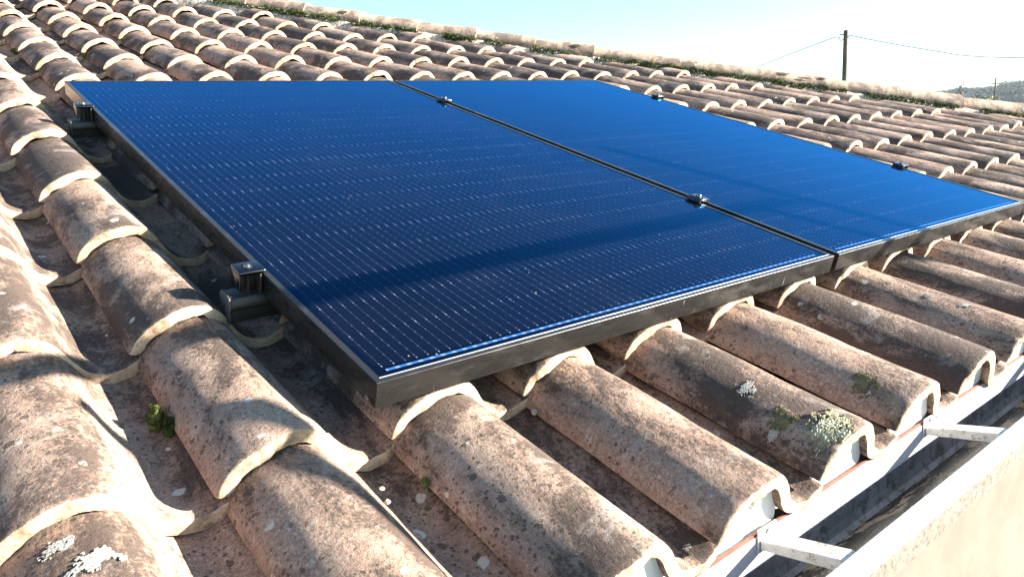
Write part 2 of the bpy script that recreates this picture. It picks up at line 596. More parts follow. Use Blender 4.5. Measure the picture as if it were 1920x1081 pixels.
# ------------------------------------------------------------------ moss cushions and debris in the channels
def cushion(bm, c, r, hz, seed, leaves=260):
    rnd = random.Random(seed)
    for k in range(leaves):
        d = Vector((rnd.gauss(0, 1), rnd.gauss(0, 1), abs(rnd.gauss(0, 1)))).normalized()
        b = 1 + .25 * noise.noise(d * 3 + Vector((seed, 0, 0)))
        p = Vector((c[0] + d.x * r * b, c[1] + d.y * r * b * 1.25, c[2] + d.z * hz * b))
        t1 = d.cross(Vector((rnd.random(), rnd.random(), rnd.random()))).normalized() * r * rnd.uniform(.09, .17)
        t2 = (d + Vector((rnd.uniform(-.5, .5), rnd.uniform(-.5, .5), rnd.uniform(-.1, .6)))).normalized() * r * rnd.uniform(.14, .30)
        base = p - d * r * .12
        vs_ = [bm.verts.new(base - t1), bm.verts.new(base + t1), bm.verts.new(base + t2)]
        bm.faces.new(vs_)
    ret = bmesh.ops.create_icosphere(bm, subdivisions=3, radius=1)
    for v_ in ret['verts']:
        d = v_.co.copy()
        b = .93 * (1 + .25 * noise.noise(d * 3 + Vector((seed, 0, 0))) + .06 * noise.noise(d * 12))
        v_.co = Vector((c[0] + d.x * r * b, c[1] + d.y * r * b * 1.25, c[2] + d.z * hz * b))
def moss_thing(name, X, Y, r, hz, seed, label, mat, z=None, leaves=420):
    bm = bmesh.new()
    cushion(bm, (0, 0, 0), r, hz, seed, leaves)
    if z is None: z = -.118
    o = obj(name, bm, mat, None, ROOF @ Matrix.Translation((X, Y, z)))
    tag(o, label, 'moss', 'moss cushions in the tile channels')
moss_thing('moss_cushion', -.213, .222, .0115, .024, 3, 'bright green moss cushion in the shaded channel left of the panels, larger one', M_MOSSL, -.122, 900)
moss_thing('moss_cushion', -.204, .192, .0095, .016, 5, 'dull green moss cushion just below the larger bright one', M_MOSS, -.118, 700)
moss_thing('moss_cushion', .031, -.081, .0050, .008, 6, 'tiny green moss tuft in the channel below the panel corner', M_MOSSL, -.113, 300)
moss_thing('moss_cushion', -.190, 2.36, .014, .012, 7, 'small moss tuft in the channel beside the upper left panel corner', M_MOSSL, -.100, 260)
moss_thing('moss_cushion', .010, 3.05, .016, .012, 8, 'moss tuft in the first channel above the panels', M_MOSSL, -.095, 260)
moss_thing('moss_cushion', .262, 3.00, .018, .014, 9, 'moss tuft in the second channel above the panels', M_MOSSL, -.100, 260)
M_STONE = mat_plain('grit', (.42, .36, .28), .9, 0, 90, .3, .5, .002)
def debris(X, Y, s, seed, label, z=-.117, stretch=(1, 1, .6)):
    bm = bmesh.new()
    bmesh.ops.create_icosphere(bm, subdivisions=2, radius=s)
    for v_ in bm.verts:
        v_.co *= 1 + .35 * noise.noise(v_.co * (1.6 / s) + Vector((seed, 0, 0)))
        v_.co = Vector((v_.co.x * stretch[0], v_.co.y * stretch[1], v_.co.z * stretch[2]))
    o = obj('pebble', bm, M_STONE, None, ROOF @ Matrix.Translation((X, Y, z)) @ Matrix.Rotation(seed, 4, 'Z'))
    tag(o, label, 'pebble', 'grit lying in the tile channels')
debris(-.218, .145, .0032, 1, 'small pale chip in the channel below the moss cushions')
debris(-.020, -.060, .0036, 2, 'upper crumb of the pair in the channel under the panel corner')
debris(-.026, -.085, .0042, 3, 'lower crumb of the pair in the channel under the panel corner')
debris(.268, -.020, .0060, 4, 'largest pale chip in the channel right of the first full eave tile', stretch=(1.5, .8, .5))
debris(-.215, .485, .0028, 5, 'pale chip in the channel at far left, by the orange lip')

# ------------------------------------------------------------------ hip: ridge tiles, mortar, moss
hd = Vector((1, HIP_K, 0)).normalized()         # down the hip
def hip_pt(x):
    y = HIP_K * x + HIP_C
    return Vector((x, y, crest_z(x, y)))
def ridge_mesh(seed):
    bm = bmesh.new()
    L = .455
    rings_o, rings_i = [], []
    nv, na = 18, 20
    for k in range(nv + 1):
        s = k / nv                                    # 0 = upper end, 1 = lower (wide) end
        r = .082 + .016 * s
        hgt = .072 + .010 * s
        ro, ri = [], []
        for a in range(na + 1):
            an = math.pi * a / na
            n_ = noise.noise(Vector((math.cos(an) * 2, s * 4, seed * 3.1))) * .004 + noise.noise(Vector((math.cos(an) * 9, s * 16, seed))) * .0015
            e = 0
            if k == nv: e = noise.noise(Vector((an * 3, seed * 5.0, 0))) * .006
            cx, sz = math.cos(an), math.sin(an) ** .85
            ro.append(bm.verts.new((s * L + e, cx * (r + n_), sz * (hgt + n_) + .008 * s - .030)))
            ri.append(bm.verts.new((s * L + e, cx * (r - .014), sz * (hgt - .015) + .008 * s - .030)))
        rings_o.append(ro); rings_i.append(ri)
    for k in range(nv):
        for a in range(na):
            bm.faces.new((rings_o[k][a], rings_o[k][a + 1], rings_o[k + 1][a + 1], rings_o[k + 1][a]))
            bm.faces.new((rings_i[k][a], rings_i[k + 1][a], rings_i[k + 1][a + 1], rings_i[k][a + 1]))
        bm.faces.new((rings_o[k][0], rings_o[k + 1][0], rings_i[k + 1][0], rings_i[k][0]))
        bm.faces.new((rings_o[k][-1], rings_i[k][-1], rings_i[k + 1][-1], rings_o[k + 1][-1]))
    for a in range(na):
        bm.faces.new((rings_o[0][a], rings_i[0][a], rings_i[0][a + 1], rings_o[0][a + 1]))
        bm.faces.new((rings_o[-1][a], rings_o[-1][a + 1], rings_i[-1][a + 1], rings_i[-1][a])).material_index = 1
    fix(bm)
    me = bpy.data.meshes.new('ridge_tile')
    bm.to_mesh(me); bm.free()
    me.materials.append(M_RIDGE); me.materials.append(M_EDGE)
    return me
RID = [ridge_mesh(s) for s in range(5)]
M_OVAL = mat_plain('lichen_dark', (.07, .055, .035), .95, 0, 90, .4, .9, .003, .1)
sp = .380
x = .95
ridges = []
k = 0
while x < 6.4:
    p = hip_pt(x); p2 = hip_pt(x + sp * hd.x)
    d = (p2 - p).normalized()
    yv = Vector((0, 0, 1)).cross(d).normalized()
    zv = d.cross(yv)
    m = Matrix((d, yv, zv)).transposed().to_4x4()
    m.translation = p + Vector((0, 0, -.006))
    rr = random.Random(k)
    m = m @ Matrix.Rotation(math.radians(rr.uniform(-1.2, 1.2)), 4, 'Z') @ Matrix.Rotation(math.radians(rr.uniform(-3, 3)), 4, 'X')
    o = obj('ridge_tile', RID[k % 5], None, None, ROOF @ m)
    smooth_obj(o) if k < 5 else None
    ridges.append((o, p))
    x += sp * hd.x
    k += 1
pole_u = 1585
pl = []
for o, p in ridges:
    c = Matrix(CR) @ (p + hd * .2 - CPOS)
    pl.append(960 + FPX * c.x / c.z)
k0 = min(range(len(pl)), key=lambda k_: abs(pl[k_] - pole_u))
for k, (o, p) in enumerate(ridges):
    if k == k0: lab = 'pale clay ridge tile directly in front of the nearer utility pole'
    elif k < k0: lab = 'pale clay ridge tile, %s one up the hip left of the utility pole' % ORD[min(15, k0 - k - 1)]
    else: lab = 'pale clay ridge tile, %s one down the hip right of the utility pole' % ORD[min(15, k - k0 - 1)]
    tag(o, lab, 'ridge tile', 'half-round ridge tiles along the hip')
    # dark oval lichen on some ridge tiles
    if k in (k0 - 5, k0 + 3, k0 - 1, k0 - 9):
        for (s0, an0, rs, ra) in ((.34, 2.25, .035, .20),) if k != k0 - 1 else ((.12, 2.0, .06, .22), (.25, 2.3, .05, .12), (.36, 2.1, .035, .12)):
            bm = bmesh.new()
            N = 18
            g = {}
            for a in range(N + 1):
                for b in range(N + 1):
                    pa, pb = -1 + 2 * a / N, -1 + 2 * b / N
                    if math.hypot(pa, pb) + .30 * noise.noise(Vector((pa * 2.5, pb * 2.5, k + s0 * 9))) > .85: continue
                    s_ = (s0 + pa * rs) / .455; an = an0 + pb * ra
                    r_ = .082 + .016 * s_; h_ = .072 + .010 * s_
                    g[(a, b)] = bm.verts.new((s_ * .455, math.cos(an) * (r_ + .006), math.sin(an) ** .85 * (h_ + .006) + .008 * s_ - .030))
            for (a, b) in list(g):
                q_ = [(a, b), (a + 1, b), (a + 1, b + 1), (a, b + 1)]
                if all(c_ in g for c_ in q_): bm.faces.new([g[c_] for c_ in q_])
            for v_ in [v_ for v_ in bm.verts if not v_.link_faces]: bm.verts.remove(v_)
            fix(bm)
            lo = obj('lichen_spot', bm, M_OVAL)
            lo.parent = o

# mortar fillet along the foot of the ridge tiles (field side and hidden side)
bm = bmesh.new()
nrm = Vector((-hd.y, hd.x, 0))            # towards +x +y (beyond the hip)
if nrm.y < 0: nrm = -nrm
rows_ = []
N = 900
x0_, x1_ = .9, 6.5
for k in range(N + 1):
    x = x0_ + (x1_ - x0_) * k / N
    p = hip_pt(x)
    def nz(a, b): return noise.noise(Vector((x * a, b, 0)))
    offs = [(-.062, -.002), (-.088, -.012), (-.112 + .008 * nz(7, 1), -.018 + .006 * nz(11, 7)), (-.130 + .014 * nz(9, 2), -.036), (-.146 + .020 * nz(6, 3), -.066), (-.165 + .028 * nz(5, 4), -.098), (-.195 + .02 * nz(5, 5), -.150)]
    ring = []
    for q_, (o_, z_) in enumerate(offs):
        rough = .007 * noise.noise(Vector((x * 42, q_ * 1.7, 3))) + .004 * noise.noise(Vector((x * 110, q_ * 2.9, 8)))
        ring.append(bm.verts.new(p + nrm * (o_ + rough) + Vector((0, 0, z_ + rough))))
    rows_.append(ring)
for k in range(N):
    for q_ in range(6):
        bm.faces.new((rows_[k][q_], rows_[k + 1][q_], rows_[k + 1][q_ + 1], rows_[k][q_ + 1]))
fix(bm)
for f in bm.faces: f.smooth = True
tag(obj('ridge_mortar', bm, M_MORTAR, None, ROOF), 'rough grey mortar bedding between the ridge tiles and the roof tiles', 'mortar')

# moss growing along the joint under the ridge tiles
bm = bmesh.new()
rnd = random.Random(4)
x = 1.2
while x < 6.2:
    g = noise.noise(Vector((x * 2.3, 4.4, 0)))
    if g > -.55:
        p = hip_pt(x)
        r = rnd.uniform(.010, .018) * (1 + .7 * max(0, g))
        c = p + nrm * (-.106 + rnd.uniform(-.010, .008)) + Vector((0, 0, -.008 + rnd.uniform(-.012, .004)))
        for q_ in range(34):
            d = Vector((rnd.gauss(0, 1), rnd.gauss(0, 1), rnd.gauss(0, 1))).normalized()
            pp = c + Vector((d.x * r * 1.5, d.y * r, d.z * r * .9))
            s_ = r * rnd.uniform(.25, .6)
            t1 = d.cross(Vector((rnd.random(), rnd.random(), rnd.random() + .1))).normalized()
            t2 = d.cross(t1)
            bm.faces.new([bm.verts.new(pp + t1 * s_), bm.verts.new(pp + t2 * s_), bm.verts.new(pp - t1 * s_ + d * s_ * .8)])
    if rnd.random() < .02: x += rnd.uniform(.05, .13)
    x += rnd.uniform(.007, .013)
tag(obj('moss', bm, M_MOSS, None, ROOF), 'dark green moss line under the ridge tiles', 'moss', None, 'stuff')

# twig on the ridge
bm = bmesh.new()
tube(bm, [(0, 0, 0), (.002, 0, .03), (-.001, .001, .062)], .0022, .0012, 5)
xt = 3.60
tag(obj('dry_twig', bm, mat_plain('twig', (.12, .09, .06), .9), None, ROOF @ Matrix.Translation(hip_pt(xt) + nrm * -.05 + Vector((0, 0, .02)))),
    'thin dry twig standing upright on the ridge left of the utility pole', 'twig')

# ------------------------------------------------------------------ house body under the tiles
M_RENDER = mat_plain('pinkish_render', (.165, .118, .098), .9, 0, 5, .16, .3, .002, .2, (40, .60, .70, (.10, .075, .06), .5))
M_DECK = mat_plain('roof_underlay', (.05, .045, .04), .95, 0, 10, .3, .2)
M_WHITE = mat_plain('white_painted_board', (.80, .79, .77), .5, 0, 12, .04, .05)
M_RUST = mat_plain('red_brown_joint', (.16, .055, .035), .8, 0, 60, .3, .3)
house = empty('house', ROOF @ Matrix.Translation((0, 0, 0)))
tag(house, 'house whose hipped clay tile roof carries the solar panels', 'house')
house.matrix_world = Matrix.Identity(4)
bm = bmesh.new()
def hipz(x, y, dz): return W(x, y, crest_z(x, y) + dz)
DZ = -.128
# deck on our side
q0 = [(-6, -.33), (6.245, -.33), (-.5, 6.51), (-6, 6.51)]
vs_ = [bm.verts.new(W(a, b, DZ - .045 + .005)) for a, b in q0]
bm.faces.new(vs_)
obj('roof_deck', bm, M_DECK, house)
# hidden roof face beyond the hip, corrugated like tiles
bm = bmesh.new()
prev = None
NN = 420
for k in range(NN + 1):
    s = k / NN
    x = -.5 + 7.0 * s
    y = HIP_K * x + HIP_C
    p = W(x, y, crest_z(x, y) - .03)
    w_ = .035 * math.sin(k * 1.35)
    run = 6.5 - x + .02
    qv = Vector((p.x + run, p.y, p.z - run * math.tan(TH)))
    a = bm.verts.new(p + Vector((.03, .0, w_ * .5)))
    b = bm.verts.new(qv + Vector((0, 0, w_)))
    if prev: bm.faces.new((prev[0], a, b, prev[1]))
    prev = (a, b)
fix(bm)
obj('side_roof', bm, M_CLAY, house)
# eave board and wall; the eave rises slightly to the right
RISE = .022
def tilt(o):
    for v_ in o.data.vertices: v_.co.z += RISE * (v_.co.x - .35)
    return o
bm = bmesh.new(); box(bm, -4, 6.45, -.3075, -.3045, -.2405, -.2360); tilt(obj('joint_strip', bm, M_RUST, house))
bm = bmesh.new(); box(bm, -4, 6.3, -.10, .10, -4.0, -.28); obj('wall', bm, M_RENDER, house)
bm = bmesh.new(); box(bm, -4, 6.45, -.3035, -.10, -.262, -.2500); tilt(obj('eave_board', bm, M_WHITE, house))
# white closure plates inside the open barrels of the eave course
for i in range(-2, 8):
    t0 = T(i, 0)
    bm = bmesh.new()
    xs = [.016, .030, .050, .075, .100, .120, .135, .145]
    f_, b_ = [], []
    for x_ in xs:
        for k in range(len(PR) - 1):
            if PR[k][0] <= x_ <= PR[k + 1][0]: zz = PR[k][1]
        f_.append((x_, zz - .017))
    f_ = [(.004, -.060)] + f_ + [(.168, -.060)]
    prism(bm, f_, 1, .014, .018); fix(bm)
    o = obj('barrel_closure', bm, M_WHITE, None, ROOF @ Matrix.Translation(t0)); o.parent = house
    if i == 1:
        bm = bmesh.new()
        box(bm, .045, .080, .002, .013, .020, .034)
        bmesh.ops.subdivide_edges(bm, edges=bm.edges, cuts=6, use_grid_fill=True)
        for v_ in bm.verts: v_.co += Vector((0, .5, 1)) * .010 * noise.noise(v_.co * 70)
        o = obj('mortar_plug', bm, M_MORTAR, None, ROOF @ Matrix.Translation(t0)); o.parent = house

# ------------------------------------------------------------------ gutter
M_ALU = mat_plain('white_coated_aluminium', (.74, .73, .72), .35, 0, 8, .04, .03, .0005, .6, (26, .55, .68, (.36, .33, .29), .55))
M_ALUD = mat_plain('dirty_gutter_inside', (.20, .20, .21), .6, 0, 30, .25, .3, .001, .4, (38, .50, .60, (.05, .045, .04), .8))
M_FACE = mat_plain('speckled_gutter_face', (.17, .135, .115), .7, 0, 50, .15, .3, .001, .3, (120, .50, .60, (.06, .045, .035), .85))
def mat_sludge():
    t = NT('gutter_sediment')
    tc = t.n('ShaderNodeTexCoord')
    mp = t.n('ShaderNodeMapping'); mp.inputs['Scale'].default_value = (1, 2.4, 1)
    t.l(tc.outputs['Object'], mp.inputs[0])
    a = t.noise(mp.outputs[0], 9, 9, .78, .8)
    dry = t.smap(a, .535, .56)
    col = t.mix(dry, (.010, .009, .008), (.20, .165, .12))
    f = t.noise(tc.outputs['Object'], 160, 6, .7)
    col = t.mix(t.math('MULTIPLY', t.smap(f, .55, .66), .6), col, (.06, .05, .035))
    t.l(col, t.p.inputs['Base Color'])
    rr = t.n('ShaderNodeMapRange'); t.l(dry, rr.inputs[0]); rr.inputs[3].default_value = .25; rr.inputs[4].default_value = .9
    t.l(rr.outputs[0], t.p.inputs['Roughness'])
    t.bump(t.math('ADD', a, t.math('MULTIPLY', f, .2)), .5, .006)
    return t.m
M_SLUDGE = mat_sludge()
gut = empty('rain_gutter')
tag(gut, 'white metal box gutter along the eave, dark sediment inside', 'gutter')
YW, YR, ZT, ZB = -.3085, -.432, -.2200, -.330
X0, X1 = -3.5, 6.8
bm = bmesh.new()
def sheet(bm, prof, x0, x1, mat=0):
    a = [bm.verts.new((x0, p[0], p[1])) for p in prof]
    b = [bm.verts.new((x1, p[0], p[1])) for p in prof]
    for k in range(len(prof) - 1):
        bm.faces.new((a[k], a[k + 1], b[k + 1], b[k])).material_index = mat
# back wall (lit face towards the camera) as a thin solid
prism(bm, [(YW, -.2405), (YW + .003, -.2405), (YW + .003, ZB), (YW, ZB)], 0, X0, X1)
tilt(obj('back_flange', bm, M_ALU, gut))
bm = bmesh.new()
# trough: lower wall, rounded corner, bottom, front wall inside
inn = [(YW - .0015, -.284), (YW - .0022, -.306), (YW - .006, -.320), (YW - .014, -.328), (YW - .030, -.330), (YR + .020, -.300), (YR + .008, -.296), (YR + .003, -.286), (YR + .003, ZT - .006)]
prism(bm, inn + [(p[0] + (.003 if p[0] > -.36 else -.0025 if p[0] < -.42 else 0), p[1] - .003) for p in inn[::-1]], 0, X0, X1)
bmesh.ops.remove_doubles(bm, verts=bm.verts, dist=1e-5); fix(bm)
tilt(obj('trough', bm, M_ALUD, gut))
bm = bmesh.new()
prism(bm, [(YR + .0028, ZT - .009), (YR + .004, ZT - .002), (YR + .001, ZT), (YR - .006, ZT), (YR - .010, ZT - .003), (YR - .0105, ZT - .029), (YR - .006, ZT - .033), (YR + .0005, ZT - .034), (YR + .0005, ZT - .009)], 0, X0, X1)
fix(bm); tilt(obj('rolled_rim', bm, M_ALU, gut))
bm = bmesh.new()
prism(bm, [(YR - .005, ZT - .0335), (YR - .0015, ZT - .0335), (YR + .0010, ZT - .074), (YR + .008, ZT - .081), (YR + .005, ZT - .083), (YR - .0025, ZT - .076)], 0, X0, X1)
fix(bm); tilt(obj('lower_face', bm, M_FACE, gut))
bm = bmesh.new()
N = 160
g = []
for k in range(N + 1):
    xx = X0 + (X1 - X0) * k / N
    g.append([bm.verts.new((xx, YW - .012 - (YW - .016 - YR - .008) * q_ / 6, -.3265 + .030 * q_ / 6 + .0012 * noise.noise(Vector((xx * 9, q_, 0))))) for q_ in range(7)])
for k in range(N):
    for q_ in range(6): bm.faces.new((g[k][q_], g[k + 1][q_], g[k + 1][q_ + 1], g[k][q_ + 1]))
fix(bm); tilt(obj('sediment', bm, M_SLUDGE, gut))
# hidden-hanger straps
def strap(xc, k):
    o = empty('gutter_bracket')
    tag(o, ('nearer' if k == 0 else 'farther') + ' flat metal bracket bridging the gutter', 'bracket', 'brackets across the gutter')
    bm = bmesh.new()
    w = .016
    prism(bm, [(YW - .004, -.2450), (YW - .004, -.2590), (YR + .006, -.2400), (YR + .006, -.2260), (YR + .012, -.2250)], 0, xc - w, xc + w)
    fix(bm)
    bmesh.ops.bevel(bm, geom=bm.edges[:], offset=.0012, segments=2, affect='EDGES')
    tilt(obj('strap', bm, M_STRAP, o))
    bm = bmesh.new()
    box(bm, xc - w - .003, xc + w + .006, YW - .0030, YW - .0012, -.2640, -.2300)
    tilt(obj('back_plate', bm, M_ALU, o))
    bm = bmesh.new()
    bmesh.ops.create_cone(bm, cap_ends=True, segments=20, radius1=.0052, radius2=.0038, depth=.003, matrix=Matrix.Translation((xc + .002, YW - .0042, -.2385)) @ Matrix.Rotation(math.pi / 2, 4, 'X'))
    tilt(obj('screw', bm, M_STEEL, o))
    bm = bmesh.new()
    bmesh.ops.create_cone(bm, cap_ends=True, segments=20, radius1=.0045, radius2=.0045, depth=.0012, matrix=Matrix.Translation((xc, YR + .016, -.2280)) @ Matrix.Rotation(-.16, 4, 'X'))
    tilt(obj('bolt_hole', bm, M_BLACK, o))
M_STRAP = mat_plain('galvanised_strap', (.60, .58, .55), .55, .2, 30, .12, .2, .001, .5, (90, .54, .62, (.20, .16, .09), .7))
M_STEEL = mat_plain('steel', (.6, .6, .6), .3, 1, 40, .1, 0)
M_BLACK = mat_plain('black_hole', (.01, .01, .01), .6, 0, 40, .1, 0)
strap(.392, 0)
strap(.885, 1)
strap(1.378, 2)
for o in bpy.data.objects:
    if o.name == 'gutter_bracket.002': o['label'] = 'third flat metal bracket across the gutter, beyond the right edge'

# ------------------------------------------------------------------ solar panels
PW, PL, PT = 1.134, 1.9474, .0389
def mat_frame():
    t = NT('black_anodised_frame')
    tc = t.n('ShaderNodeTexCoord')
    mp = t.n('ShaderNodeMapping'); mp.inputs['Scale'].default_value = (1, 1, 3)
    t.l(tc.outputs['Object'], mp.inputs[0])
    a = t.noise(mp.outputs[0], 28, 7, .7, .6)
    st = t.n('ShaderNodeMapping'); st.inputs['Scale'].default_value = (160, 6, 18); st.inputs['Rotation'].default_value = (.2, .5, .3)
    t.l(tc.outputs['Object'], st.inputs[0])
    sc = t.noise(st.outputs[0], 1.0, 3, .6, .3)
    col = t.ramp(a, [(.30, (.011, .0103, .010)), (.70, (.015, .0144, .014))])
    m = t.math('MULTIPLY', t.smap(sc, .66, .74), t.smap(t.noise(tc.outputs['Object'], 9, 3), .52, .62))
    col = t.mix(t.math('MULTIPLY', m, .7), col, (.34, .34, .34))
    dust = t.math('MULTIPLY', t.smap(t.noise(mp.outputs[0], 7, 6, .7), .52, .72), .14)
    col = t.mix(dust, col, (.20, .19, .175))
    t.l(col, t.p.inputs['Base Color'])
    t.p.inputs['Metallic'].default_value = .0
    t.p.inputs['Specular IOR Level'].default_value = .45
    t.l(t.ramp(a, [(.3, .22), (.7, .36)]), t.p.inputs['Roughness'])
    return t.m
def mat_cells():
    t = NT('monocrystalline_cells_under_glass')
    tc = t.n('ShaderNodeTexCoord')
    sx = t.n('ShaderNodeSeparateXYZ'); t.l(tc.outputs['Object'], sx.inputs[0])
    X, Y = sx.outputs[0], sx.outputs[1]
    PITX = (PW - .036) / 6; PITY = (PL - .060 - .012) / 20
    xs = t.math('SUBTRACT', X, .018)
    ci = t.math('DIVIDE', xs, PITX)
    fx = t.math('FRACT', ci)
    inx = t.math('MULTIPLY', t.math('GREATER_THAN', ci, 0.0), t.math('LESS_THAN', ci, 6.0))
    # rows, with a gap at mid height
    ys = t.math('SUBTRACT', Y, .034)
    up = t.math('GREATER_THAN', ys, 10 * PITY + .006)
    ys2 = t.math('SUBTRACT', ys, t.math('MULTIPLY', up, .012))
    cj = t.math('DIVIDE', ys2, PITY)
    fy = t.math('FRACT', cj)
    iny = t.math('MULTIPLY', t.math('GREATER_THAN', cj, 0.0), t.math('LESS_THAN', cj, 20.0))
    inside = t.math('MULTIPLY', inx, iny)
    dx = t.math('MULTIPLY', t.math('SUBTRACT', .5, t.math('ABSOLUTE', t.math('SUBTRACT', fx, .5))), PITX)   # metres to cell edge
    dy = t.math('MULTIPLY', t.math('SUBTRACT', .5, t.math('ABSOLUTE', t.math('SUBTRACT', fy, .5))), PITY)
    # cell outline with chamfer at every second row joint
    par = t.math('FRACT', t.math('MULTIPLY', t.math('ADD', cj, .5), .5))      # pairs
    ydp = t.math('MULTIPLY', t.math('ABSOLUTE', t.math('SUBTRACT', t.math('FRACT', t.math('MULTIPLY', cj, .5)), 0.0)), 2 * PITY)
    ydp = t.math('MINIMUM', ydp, t.math('SUBTRACT', 2 * PITY, ydp))
    cham = t.math('GREATER_THAN', t.math('ADD', dx, ydp), .0105)
    cell = t.math('MULTIPLY', t.math('GREATER_THAN', dx, .0011), t.math('GREATER_THAN', dy, .0009))
    cell = t.math('MULTIPLY', cell, cham)
    cell = t.math('MULTIPLY', cell, inside)
    # thin rim line just inside the outline
    # bus bars: 10 per cell
    fb = t.math('FRACT', t.math('MULTIPLY', t.math('ADD', fx, 0.0), 10.0))
    db = t.math('MULTIPLY', t.math('ABSOLUTE', t.math('SUBTRACT', fb, .5)), PITX / 10)
    bus = t.math('MULTIPLY', t.smap(db, .00062, .00030), inside)
    # solder pads along the bars: small ones and long ones at the joints
    fp = t.math('FRACT', t.math('MULTIPLY', cj, 5.0))
    dp = t.math('MULTIPLY', t.math('ABSOLUTE', t.math('SUBTRACT', fp, .5)), PITY / 5)
    pad = t.math('MULTIPLY', t.math('LESS_THAN', dp, .0009), t.math('LESS_THAN', db, .0008))
    padl = t.math('MULTIPLY', t.math('LESS_THAN', dy, .0038), t.math('LESS_THAN', db, .0009))
    pads = t.math('MULTIPLY', t.math('MAXIMUM', pad, padl), inside)
    # colour
    gn = t.noise(tc.outputs['Object'], 6, 4, .6)
    cellc = t.mix(gn, (.0017, .0027, .0058), (.0025, .0038, .0080))
    wn_ = t.n('ShaderNodeTexWhiteNoise', noise_dimensions='2D')
    cmb = t.n('ShaderNodeCombineXYZ')
    t.l(t.math('FLOOR', ci), cmb.inputs[0]); t.l(t.math('FLOOR', cj), cmb.inputs[1]); t.l(cmb.outputs[0], wn_.inputs['Vector'])
    cellc = t.mix(t.math('MULTIPLY', wn_.outputs['Value'], .30), cellc, (.002, .004, .010))
    col = t.mix(cell, (.0010, .0018, .0050), cellc)
    col = t.mix(bus, col, (.015, .021, .040))
    br = t.n('ShaderNodeTexWhiteNoise', noise_dimensions='2D')
    cm2 = t.n('ShaderNodeCombineXYZ')
    t.l(t.math('FLOOR', t.math('MULTIPLY', ci, 10.0)), cm2.inputs[0]); t.l(t.math('FLOOR', t.math('MULTIPLY', cj, 5.0)), cm2.inputs[1]); t.l(cm2.outputs[0], br.inputs['Vector'])
    col = t.mix(t.math('MULTIPLY', pads, t.math('ADD', t.math('MULTIPLY', br.outputs['Value'], .8), .2)), col, (.13, .14, .17))
    # collector ribbon along the lower edge, sky reflection painted in blue, paler at solder joints
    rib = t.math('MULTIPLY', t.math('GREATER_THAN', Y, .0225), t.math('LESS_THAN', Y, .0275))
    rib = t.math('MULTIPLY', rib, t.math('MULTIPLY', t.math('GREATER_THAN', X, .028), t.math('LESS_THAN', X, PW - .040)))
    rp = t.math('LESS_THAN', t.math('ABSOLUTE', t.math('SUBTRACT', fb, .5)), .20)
    rib_sheen = t.mix(rp, (.022, .080, .23), (.09, .16, .28))
    col = t.mix(rib, col, rib_sheen)
    # thin dust film, streaks and specks
    du = t.math('MULTIPLY', t.smap(t.noise(tc.outputs['Object'], 3.5, 8, .75, .5), .45, .80), .012)
    col = t.mix(du, col, (.40, .38, .36))
    sv = t.voro(tc.outputs['Object'], 26)
    s2 = t.n('ShaderNodeSeparateColor'); t.l(sv.outputs['Color'], s2.inputs[0])
    sm = t.math('MULTIPLY', t.math('LESS_THAN', sv.outputs['Distance'], .035), t.math('GREATER_THAN', s2.outputs[0], .70))
    col = t.mix(t.math('MULTIPLY', sm, .6), col, (.45, .38, .30))
    t.l(col, t.p.inputs['Base Color'])
    t.p.inputs['Roughness'].default_value = .45
    t.p.inputs['Specular IOR Level'].default_value = 0
    # anti-reflective solar glass: its coating reflects blue
    gl = t.n('ShaderNodeBsdfGlossy')
    gl.inputs['Roughness'].default_value = .05
    gl.inputs['Color'].default_value = (.045, .315, .68, 1)
    fr = t.n('ShaderNodeFresnel'); fr.inputs['IOR'].default_value = 1.24
    mx = t.n('ShaderNodeMixShader')
    t.l(t.math('MINIMUM', t.math('MULTIPLY', fr.outputs[0], 2.0), .82), mx.inputs[0])
    t.l(t.p.outputs[0], mx.inputs[1]); t.l(gl.outputs[0], mx.inputs[2])
    t.l(mx.outputs[0], t.out.inputs[0])
    return t.m
M_FRAME = mat_frame()
M_CELLS = mat_cells()
